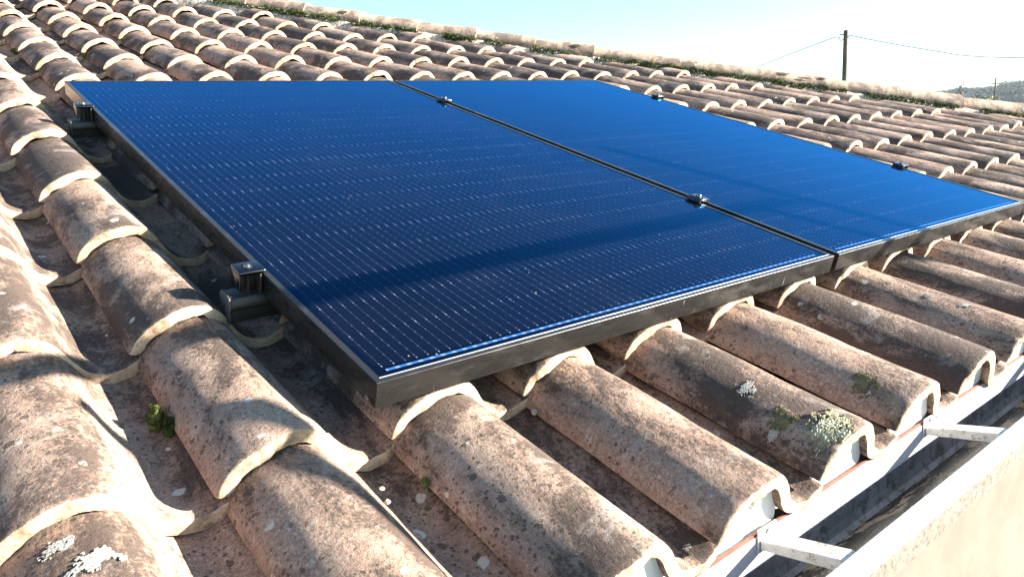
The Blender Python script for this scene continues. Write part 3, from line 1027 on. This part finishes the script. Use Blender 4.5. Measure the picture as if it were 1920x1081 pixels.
def panel(x0, label):
    root = empty('solar_panel', ROOF @ Matrix.Translation((x0, 0, 0)))
    tag(root, label, 'solar panel', 'pair of black-framed solar panels on the roof')
    bm = bmesh.new()
    w = .0105
    # mitred frame: profile of outer wall with top lip and bottom flange
    prof = [(0, 0), (w, 0), (w, -.0022), (.002, -.0022), (.002, -PT + .002), (.026, -PT + .002), (.026, -PT), (0, -PT)]
    cs = [((0, 0), (1, 1)), ((PW, 0), (-1, 1)), ((PW, PL), (-1, -1)), ((0, PL), (1, -1))]
    rings = [[bm.verts.new((c[0] + d[0] * p[0], c[1] + d[1] * p[0], p[1])) for p in prof] for c, d in cs]
    n = len(prof)
    for a in range(4):
        b = (a + 1) % 4
        for k in range(n):
            bm.faces.new((rings[a][k], rings[a][(k + 1) % n], rings[b][(k + 1) % n], rings[b][k]))
    fix(bm)
    edges = [e for e in bm.edges if all(abs(v_.co.z) < 1e-6 and (min(v_.co.x, PW - v_.co.x) < 1e-6 or min(v_.co.y, PL - v_.co.y) < 1e-6) for v_ in e.verts)]
    edges += [e for e in bm.edges if abs(e.verts[0].co.z - e.verts[1].co.z) > .03 and all((min(v_.co.x, PW - v_.co.x) < 1e-6) and (min(v_.co.y, PL - v_.co.y) < 1e-6) for v_ in e.verts)]
    bmesh.ops.bevel(bm, geom=edges, offset=.0011, segments=3, affect='EDGES')
    fr = obj('frame', bm, M_FRAME); fr.parent = root
    # glass sheet, then the pale strip along its lower lip
    bm = bmesh.new()
    vs = [bm.verts.new((a, b, -.0012)) for a, b in ((.004, .004), (PW - .004, .004), (PW - .004, PL - .004), (.004, PL - .004))]
    bm.faces.new(vs)
    r = bmesh.ops.extrude_face_region(bm, geom=bm.faces[:])
    for v_ in [g_ for g_ in r['geom'] if isinstance(g_, bmesh.types.BMVert)]: v_.co.z -= .0035
    fix(bm)
    # keep the glass inside the lip
    for v_ in bm.verts:
        v_.co.x = min(max(v_.co.x, w + .0003), PW - w - .0003); v_.co.y = min(max(v_.co.y, w + .0003), PL - w - .0003)
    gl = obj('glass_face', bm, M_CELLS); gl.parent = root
    bm = bmesh.new()
    s_ = .0006
    for (a, b, c, d) in ((w - .0012, PW - w + .0012, w - .0012, w + .0002),):
        box(bm, a, b, c, d, -.0008, .0005)
    se = obj('lip_highlight', bm, mat_plain('pale_highlight', (.60, .60, .60), .4, .6, 40, .1, 0)); se.parent = root  # highlight of the bevelled lip beside the glass gap, put in as pale colour
    return root
panel(0, 'nearer black-framed solar panel, its corner at the bottom centre of the photo')
panel(PW + .020, 'farther black-framed solar panel, right of the seam')

# ------------------------------------------------------------------ clamps
M_BLK = mat_plain('black_clamp_metal', (.07, .07, .078), .20, 1.0, 60, .2, .1, .0005)
M_RAIL = mat_plain('black_rail_plastic', (.045, .042, .040), .42, .4, 80, .2, .2, .0008)
M_BOLT = mat_plain('bolt_steel', (.22, .22, .23), .3, 1, 60, .1, 0)
def bevel_obj(o, w=.002, seg=3):
    m = o.modifiers.new('b', 'BEVEL'); m.width = w; m.segments = seg; m.limit_method = 'ANGLE'; m.angle_limit = math.radians(35)
    for p in o.data.polygons: p.use_smooth = True
    return o
def end_clamp(side, yc, label):
    """side -1: left edge of the array, +1: right edge"""
    x0 = 0 if side < 0 else 2 * PW + .020
    root = empty('end_clamp', ROOF @ Matrix.Translation((x0, yc, 0)))
    tag(root, label, 'clamp', 'end clamps on the outer edges of the panels')
    s = side
    def bx(bm, xa, xb, *r):
        a, b = sorted((s * xa, s * xb)); box(bm, a, b, *r)
    bm = bmesh.new(); bx(bm, -.0045, .040, -.0205, .0205, .0015, .0095)
    cap = obj('cap', bm, M_BLK); cap.parent = root; bevel_obj(cap, .0032, 4)
    bm = bmesh.new()
    bmesh.ops.create_cone(bm, cap_ends=True, segments=28, radius1=.0085, radius2=.0085, depth=.0016, matrix=Matrix.Translation((s * .020, 0, .0096)))
    c2 = obj('bolt_recess', bm, M_BLACK); c2.parent = cap
    bm = bmesh.new()
    bmesh.ops.create_cone(bm, cap_ends=True, segments=24, radius1=.0062, radius2=.0052, depth=.0035, matrix=Matrix.Translation((s * .020, 0, .0118)))
    bmesh.ops.create_cone(bm, cap_ends=True, segments=6, radius1=.0026, radius2=.0026, depth=.0008, matrix=Matrix.Translation((s * .020, 0, .0139)))
    c3 = obj('bolt', bm, M_BOLT); c3.parent = cap
    # side leg: folded plate going down on the outer side, notched
    bm = bmesh.new()
    bx(bm, .0365, .0398, -.0195, .0195, -.026, .004)
    leg = obj('outer_leg', bm, M_BLK); leg.parent = root; bevel_obj(leg, .0012, 2)
    bm = bmesh.new()
    bx(bm, .0030, .0062, -.0190, .0190, -.040, .0020)
    bx(bm, .0062, .0300, .004, .0070, -.040, .0020)
    web = obj('inner_web', bm, M_RAIL); web.parent = root; bevel_obj(web, .0008, 2)
    bm = bmesh.new()
    bmesh.ops.create_cone(bm, cap_ends=True, segments=14, radius1=.0038, radius2=.0038, depth=.050, matrix=Matrix.Translation((s * .020, -.004, -.022)))
    sh = obj('bolt_shank', bm, M_BLACK); sh.parent = root
    # short rail the clamp sits on: chamfered hollow profile with a flat end cap
    prof = [(-.0235, -.044), (-.0175, -.0350), (-.008, -.0325), (.014, -.0325), (.0235, -.040), (.0235, -.052), (.019, -.0560), (.019, -.078), (-.019, -.078), (-.019, -.0560), (-.0235, -.052)]
    bm = bmesh.new()
    prism(bm, prof, 0, min(s * -.036, s * .0545), max(s * -.036, s * .0545)); fix(bm)
    rail = obj('rail_stub', bm, M_RAIL); rail.parent = root; bevel_obj(rail, .0010, 2)
    rail['label'] = 'short black rail under the clamp'
    bm = bmesh.new()
    prof2 = [(a * 1.03, -.056 + (b + .056) * 1.05) for a, b in prof]
    prism(bm, prof2, 0, min(s * .0546, s * .0575), max(s * .0546, s * .0575)); fix(bm)
    ec = obj('end_cap', bm, M_CAPEND); ec.parent = rail; bevel_obj(ec, .0010, 2)
    # raised logo-like ring mark on the end cap
    bm = bmesh.new()
    pts = [(s * .0578, .009 * math.cos(a * math.pi / 8), -.056 + .009 * math.sin(a * math.pi / 8)) for a in range(3, 15)]
    tube(bm, pts, .0005, .0005, 5)
    tube(bm, [(s * .0578, -.003, -.051), (s * .0578, -.003, -.061), (s * .0578, .003, -.061)], .0005, .0005, 5)
    mk = obj('moulded_mark', bm, M_CAPEND); mk.parent = rail
M_CAPEND = mat_plain('end_cap_plastic', (.065, .056, .050), .5, 0, 80, .15, .2, .0006)
end_clamp(-1, .390, 'black clamp at the near left edge of the nearer panel')
end_clamp(-1, 1.583, 'black clamp near the upper left corner of the nearer panel')
end_clamp(1, 1.550, 'small black clamp on the far edge of the farther panel, upper one')
end_clamp(1, .410, 'small black clamp on the far edge of the farther panel, lower one')
def mid_clamp(yc, label):
    root = empty('mid_clamp', ROOF @ Matrix.Translation((PW + .010, yc, 0)))
    tag(root, label, 'clamp', 'mid clamps in the seam between the panels')
    bm = bmesh.new(); prism(bm, [(-.022, .0012), (-.022, .0062), (-.012, .0105), (.012, .0105), (.022, .0062), (.022, .0012)], 1, -.022, .022); fix(bm)
    cap = obj('cap', bm, M_BLK); cap.parent = root; bevel_obj(cap, .0022, 3)
    bm = bmesh.new()
    bmesh.ops.create_cone(bm, cap_ends=True, segments=28, radius1=.0080, radius2=.0070, depth=.006, matrix=Matrix.Translation((0, 0, .0132)))
    b = obj('bolt', bm, M_BOLT); b.parent = cap; bevel_obj(b, .0012, 2)
    bm = bmesh.new()
    bmesh.ops.create_cone(bm, cap_ends=True, segments=6, radius1=.0038, radius2=.0038, depth=.0008, matrix=Matrix.Translation((0, 0, .0167)))
    b2 = obj('hex_socket', bm, M_BLACK); b2.parent = cap
    bm = bmesh.new(); box(bm, -.006, .006, -.018, .018, -.040, .0014)
    w_ = obj('stem', bm, M_BLK); w_.parent = root
mid_clamp(1.562, 'black clamp on the seam, the upper one near the top edge')
mid_clamp(.391, 'black clamp on the seam, the lower one')

# ------------------------------------------------------------------ added tubes, out of view to the right, only to throw the soft shadow bands
M_TUBE = mat_plain('shadow_caster', (.35, .34, .33), .5, .6, 30, .15, .1)
def shadow_tube(name, p, q, s, r, label, ext=(0, 0), s2=None):
    a = Vector(p) + SUN_ROOF * s; b = Vector(q) + SUN_ROOF * (s if s2 is None else s2)
    d = (b - a).normalized()
    a = a - d * ext[0]; b = b + d * ext[1]
    bm = bmesh.new()
    tube(bm, [a, a.lerp(b, .5), b], r, r, 14)
    fix(bm)
    o = obj(name, bm, M_TUBE, None, ROOF)
    tag(o, label, 'tube', 'added shadow-casting tubes out of view')
shadow_tube('shadow_caster', (.02, .275, 0), (1.42, .305, 0), 1.6, .024, 'long added shadow-casting tube running level, out of view beside the eave', (.9, .0))
shadow_tube('shadow_caster', (1.311, .836, 0), (1.591, -.004, 0), 1.5, .019, 'sloping added shadow-casting tube, the farther of two', (.05, .9))
shadow_tube('shadow_caster', (1.284, .273, 0), (1.401, -.010, 0), 1.5, .015, 'sloping added shadow-casting tube, the nearer of two', (0, .9))
shadow_tube('shadow_caster', (-.372, .309, -.05), (-.143, .110, -.06), 1.5, .017, 'short added tube casting shadow on the left tiles', (-.16, .0))
shadow_tube('shadow_caster', (-.143, .110, -.06), (-.041, -.256, -.08), 1.5, .015, 'lower end of the short added shadow-casting tube', (.0, .3))

# ------------------------------------------------------------------ ground, terrace, field, hill
def mat_ground():
    t = NT('field')
    tc = t.n('ShaderNodeTexCoord')
    a = t.noise(tc.outputs['Object'], .03, 8, .65)
    b = t.noise(tc.outputs['Object'], 1.6, 6, .7)
    col = t.ramp(a, [(.35, (.10, .12, .045)), (.5, (.20, .19, .08)), (.65, (.28, .24, .13))])
    col = t.mix(t.math('MULTIPLY', b, .4), col, (.08, .09, .03))
    t.l(col, t.p.inputs['Base Color']); t.p.inputs['Roughness'].default_value = .95
    t.bump(b, .5, .05)
    return t.m
GZ = -3.9
bm = bmesh.new()
S = 2600
N = 40
g = [[bm.verts.new((-S + 2 * S * a / N, -S + 2 * S * b / N, GZ)) for b in range(N + 1)] for a in range(N + 1)]
for a in range(N):
    for b in range(N): bm.faces.new((g[a][b], g[a + 1][b], g[a + 1][b + 1], g[a][b + 1]))
gr = tag(obj('ground', bm, mat_ground()), 'grass and bare soil around the house', None, None, 'structure')
bm = bmesh.new(); box(bm, -6, 9, -7, -.10, GZ - .2, GZ + .06)
tag(obj('terrace', bm, mat_plain('beige_terrace', (.27, .205, .165), .85, 0, 1.2, .10, .2, .004, .3, (6, .55, .75, (.20, .155, .13), .4))), 'beige terrace below the gutter', None, None, 'structure')

M_WOOD = mat_plain('weathered_pole_wood', (.085, .070, .058), .9, 0, 3, .45, .5, .01, .2)
M_WIRE = mat_plain('dark_cable', (.05, .055, .065), .6, 0, 10, .1, 0)
M_INS = mat_plain('insulator', (.10, .10, .11), .4, 0, 10, .1, 0)
# nearer utility pole
PD = 42.0
top = at_dist(1586, 57, PD)
pole = empty('utility_pole', Matrix.Translation((top.x, top.y, GZ)))
tag(pole, 'dark wooden utility pole rising behind the ridge with cables on both sides', 'utility pole')
bm = bmesh.new()
Hh = top.z - GZ
tube(bm, [(0, 0, 0), (0, 0, Hh * .5), (0, 0, Hh)], .150, .100, 14)
fix(bm); o = obj('post', bm, M_WOOD); o.parent = pole
bm = bmesh.new()
pr_ = Vector((ray(1600, 60) - ray(1570, 60))).normalized()
sc_ = PD / FPX * 1.02
def pp(u, v): return at_dist(u, v, PD)
def loc_(p): return Vector(p) - Vector((top.x, top.y, GZ))
tube(bm, [loc_(pp(1583, 64)), loc_(pp(1578, 66)), loc_(pp(1575, 64))], .03, .03, 6)
tube(bm, [loc_(pp(1588, 73)), loc_(pp(1591, 70)), loc_(pp(1592, 66))], .03, .03, 6)
o = obj('hook_bracket', bm, M_INS); o.parent = pole
bm = bmesh.new()
tube(bm, [loc_(pp(1588.8, 78)) , loc_(pp(1582.6, 78))], .02, .02, 6)
o = obj('metal_band', bm, M_BOLT); o.parent = pole
def wire(name, pts, r, label):
    bm = bmesh.new()
    P = [Vector(p) for p in pts]
    sm = []
    for k in range(len(P) - 1):
        p0 = P[max(k - 1, 0)]; p1 = P[k]; p2 = P[k + 1]; p3 = P[min(k + 2, len(P) - 1)]
        for q_ in range(8):
            t = q_ / 8
            sm.append(.5 * (2 * p1 + (p2 - p0) * t + (2 * p0 - 5 * p1 + 4 * p2 - p3) * t * t + (3 * p1 - p0 - 3 * p2 + p3) * t ** 3))
    sm.append(P[-1])
    tube(bm, sm, r, r, 6)
    tag(obj(name, bm, M_WIRE), label, 'cable', 'cables strung from the utility pole')
wire('overhead_cable', [at_dist(1592, 66, PD), at_dist(1640, 76, PD * .985), at_dist(1700, 87, PD * .97), at_dist(1760, 97, PD * .95), at_dist(1805, 104, PD * .94), at_dist(1860, 107.5, PD * .92), at_dist(1920, 108, PD * .9), at_dist(2060, 103, PD * .88), at_dist(2250, 80, PD * .85)], .020, 'sagging cable running right from the utility pole')
wire('overhead_cable', [at_dist(1582, 73, PD), at_dist(1576, 76, PD), at_dist(1567, 70, PD), at_dist(1520, 87, PD * 1.04), at_dist(1470, 106, PD * 1.10), at_dist(1415, 128, PD * 1.18), at_dist(1330, 165, PD * 1.3)], .020, 'cable descending left from the utility pole behind the ridge')

# farther pole with cross-arm
PD2 = 170
b0 = at_dist(1867, 147, PD2)
p2 = empty('power_pole', Matrix.Translation((b0.x, b0.y, GZ)))
tag(p2, 'distant power pole with a cross-arm in front of the wooded hill', 'utility pole')
bm = bmesh.new(); tube(bm, [(0, 0, 0), (0, 0, b0.z - GZ)], .20, .12, 10); fix(bm); o = obj('post', bm, M_WOOD); o.parent = p2
def l2(u, v): return at_dist(u, v, PD2) - Vector((b0.x, b0.y, GZ))
bm = bmesh.new(); tube(bm, [l2(1859, 158), l2(1868, 156.5), l2(1879, 156)], .09, .09, 8); fix(bm); o = obj('cross_arm', bm, M_WOOD); o.parent = p2
for (u, v) in ((1860, 157), (1878, 155.5)):
    bm = bmesh.new(); tube(bm, [l2(u, v + 2.5), l2(u, v - 1)], .10, .10, 8); o = obj('insulator', bm, M_INS); o.parent = p2
bm = bmesh.new(); tube(bm, [l2(1866, 148), l2(1863, 146)], .07, .07, 6); tube(bm, [l2(1868, 148), l2(1871, 146)], .07, .07, 6); o = obj('top_insulators', bm, M_INS); o.parent = p2

# trees: leaf clumps
def mat_leaf(name, c1, c2):
    t = NT(name)
    tc = t.n('ShaderNodeTexCoord')
    a = t.noise(tc.outputs['Object'], .35, 5, .7)
    col = t.ramp(a, [(.35, c1), (.65, c2)])
    t.l(col, t.p.inputs['Base Color']); t.p.inputs['Roughness'].default_value = .8
    return t.m
M_FOR = mat_leaf('forest_leaves', (.020, .032, .018), (.085, .085, .048))
M_GRN = mat_leaf('dark_leaves', (.020, .035, .015), (.060, .075, .030))
M_YEL = mat_leaf('yellow_leaves', (.16, .16, .04), (.28, .26, .08))
M_BARE = mat_leaf('bare_twigs', (.14, .12, .10), (.24, .21, .17))
def crown(bm, c, rx, rz, n, leaf, rnd):
    for _ in range(n):
        d = Vector((rnd.gauss(0, 1), rnd.gauss(0, 1), rnd.gauss(0, 1))).normalized()
        k_ = rnd.uniform(.55, 1.0) * (1 + .3 * noise.noise(d * 1.9 + c * .1))
        p = c + Vector((d.x * rx * k_, d.y * rx * k_, d.z * rz * k_))
        a = Vector((rnd.gauss(0, 1), rnd.gauss(0, 1), rnd.gauss(0, 1))).normalized() * leaf * rnd.uniform(.5, 1.2)
        b = Vector((rnd.gauss(0, 1), rnd.gauss(0, 1), rnd.gauss(0, 1))).normalized() * leaf * rnd.uniform(.5, 1.2)
        bm.faces.new([bm.verts.new(p - a * .5), bm.verts.new(p + b), bm.verts.new(p + a * .5 - b * .4)])
def tree(u, v_top, dist, rx, hz, mat, label, seed, n=1500, leaf=.5, name='tree', slender=False):
    rnd = random.Random(seed)
    t_ = at_dist(u, v_top, dist)
    root = empty(name, Matrix.Translation((t_.x, t_.y, GZ)))
    tag(root, label, 'tree', 'trees beyond the roof')
    H_ = t_.z - GZ
    bm = bmesh.new()
    tube(bm, [(0, 0, 0), (.1, 0, H_ * .4), (0, .1, H_ * .8)], .25, .06, 8)
    for k_ in range(7):
        an = rnd.uniform(0, 6.28); h0 = H_ * rnd.uniform(.35, .7)
        tube(bm, [(0, 0, h0), (math.cos(an) * rx * .5, math.sin(an) * rx * .5, h0 + rx * .5)], .08, .03, 5)
    o = obj('trunk', bm, M_WOOD); o.parent = root
    bm = bmesh.new()
    if slender:
        for q_ in range(16): crown(bm, Vector((rnd.uniform(-1, 1) * rx * .4, rnd.uniform(-1, 1) * rx * .4, H_ - hz + hz * q_ / 16)), rx * .5 * (1.1 - q_ / 20), hz / 10, n // 16, leaf, rnd)
    else:
        for q_ in range(9):
            an = rnd.uniform(0, 6.28); rr_ = rnd.uniform(0, .55) * rx
            crown(bm, Vector((math.cos(an) * rr_, math.sin(an) * rr_, H_ - hz * rnd.uniform(.4, .8))), rx * rnd.uniform(.4, .6), hz * rnd.uniform(.25, .42), n // 9, leaf, rnd)
    o = obj('crown', bm, mat); o.parent = root
tree(1863, 175, 230, 3.0, 6.0, M_YEL, 'yellow-green round tree at the foot of the distant power pole', 1)
tree(1803, 154, 240, 1.2, 8.5, M_BARE, 'slender wispy bare tree rising alone above the low wood', 2, 500, .35, slender=True)
tree(1842, 171, 250, 5.0, 7.0, M_GRN, 'broad dark green tree left of the yellow-green tree', 3, 2200, .6)
tree(1826, 175, 250, 3.6, 6.0, M_BARE, 'greyish leafless tree left of the broad dark green tree', 4, 1500, .45)
tree(1912, 186, 220, 3.0, 5.0, M_BARE, 'low tawny tree at the right edge below the hill', 5, 1200, .45)

# wooded hill
HDs = 720
prof_h = [(1700, 186), (1760, 178), (1782, 173), (1803, 171), (1826, 171), (1858, 169.5), (1872, 167), (1883, 163), (1900, 160), (1918, 159), (1960, 155), (2050, 150), (2200, 158), (2350, 180)]
bm = bmesh.new()
rows2 = []
def lerp_prof(u):
    for (a, b) in zip(prof_h[:-1], prof_h[1:]):
        if a[0] <= u <= b[0]:
            f = (u - a[0]) / (b[0] - a[0]); f = f * f * (3 - 2 * f)
            return a[1] * (1 - f) + b[1] * f
    return 190
us = [1690 + 5 * k for k in range(134)]
hill_pts = {}
for u in us:
    topz = at_dist(u, lerp_prof(u) + 3, HDs).z
    col_ = []
    for q_ in range(17):
        s = q_ / 16
        dist = HDs - 190 + 480 * s
        hgt = math.sin(min(1, s * 480 / 190 / 2 if s * 480 < 190 else .5 + (s * 480 - 190) / 580) * math.pi) if True else 0
        p = at_dist(u, 190, dist)
        z = GZ - .5 + (topz - GZ) * max(0, hgt) ** .8
        col_.append(bm.verts.new((p.x, p.y, z)))
        hill_pts[(u, q_)] = Vector((p.x, p.y, z))
    rows2.append(col_)
for a in range(len(rows2) - 1):
    for q_ in range(16):
        bm.faces.new((rows2[a][q_], rows2[a + 1][q_], rows2[a + 1][q_ + 1], rows2[a][q_ + 1]))
fix(bm)
for f in bm.faces: f.smooth = True
tag(obj('hill', bm, mat_plain('hill_soil', (.08, .085, .045), .95, 0, .02, .3, .3, .5)), 'low hill on the horizon', None, None, 'structure')
bm = bmesh.new()
rnd = random.Random(77)
for _ in range(1500):
    u = us[rnd.randrange(len(us) - 4)]
    if u > 2120: continue
    q_ = rnd.randrange(0, 8)
    p = hill_pts[(u, q_)] + Vector((rnd.uniform(-4, 4), rnd.uniform(-4, 4), 0))
    r = rnd.uniform(2.6, 4.6)
    crown(bm, p + Vector((0, 0, r * .6)), r, r * .8, 90, .75, rnd)
tag(obj('forest', bm, M_FOR), 'dark bluish woodland covering the distant hill', 'forest', None, 'stuff')

# ------------------------------------------------------------------ air
def mat_haze():
    m = bpy.data.materials.new('haze_air'); m.use_nodes = True
    nt = m.node_tree; nt.nodes.clear()
    o_ = nt.nodes.new('ShaderNodeOutputMaterial')
    v_ = nt.nodes.new('ShaderNodeVolumePrincipled')
    v_.inputs['Color'].default_value = (.72, .84, 1, 1)
    v_.inputs['Density'].default_value = .00013
    v_.inputs['Anisotropy'].default_value = .3
    nt.links.new(v_.outputs[0], o_.inputs['Volume'])
    return m
bm = bmesh.new(); box(bm, -2650, 2650, -2650, 2650, GZ - 1, 40)
tag(obj('haze', bm, mat_haze()), 'thin blue autumn haze in the valley air', None, None, 'stuff')
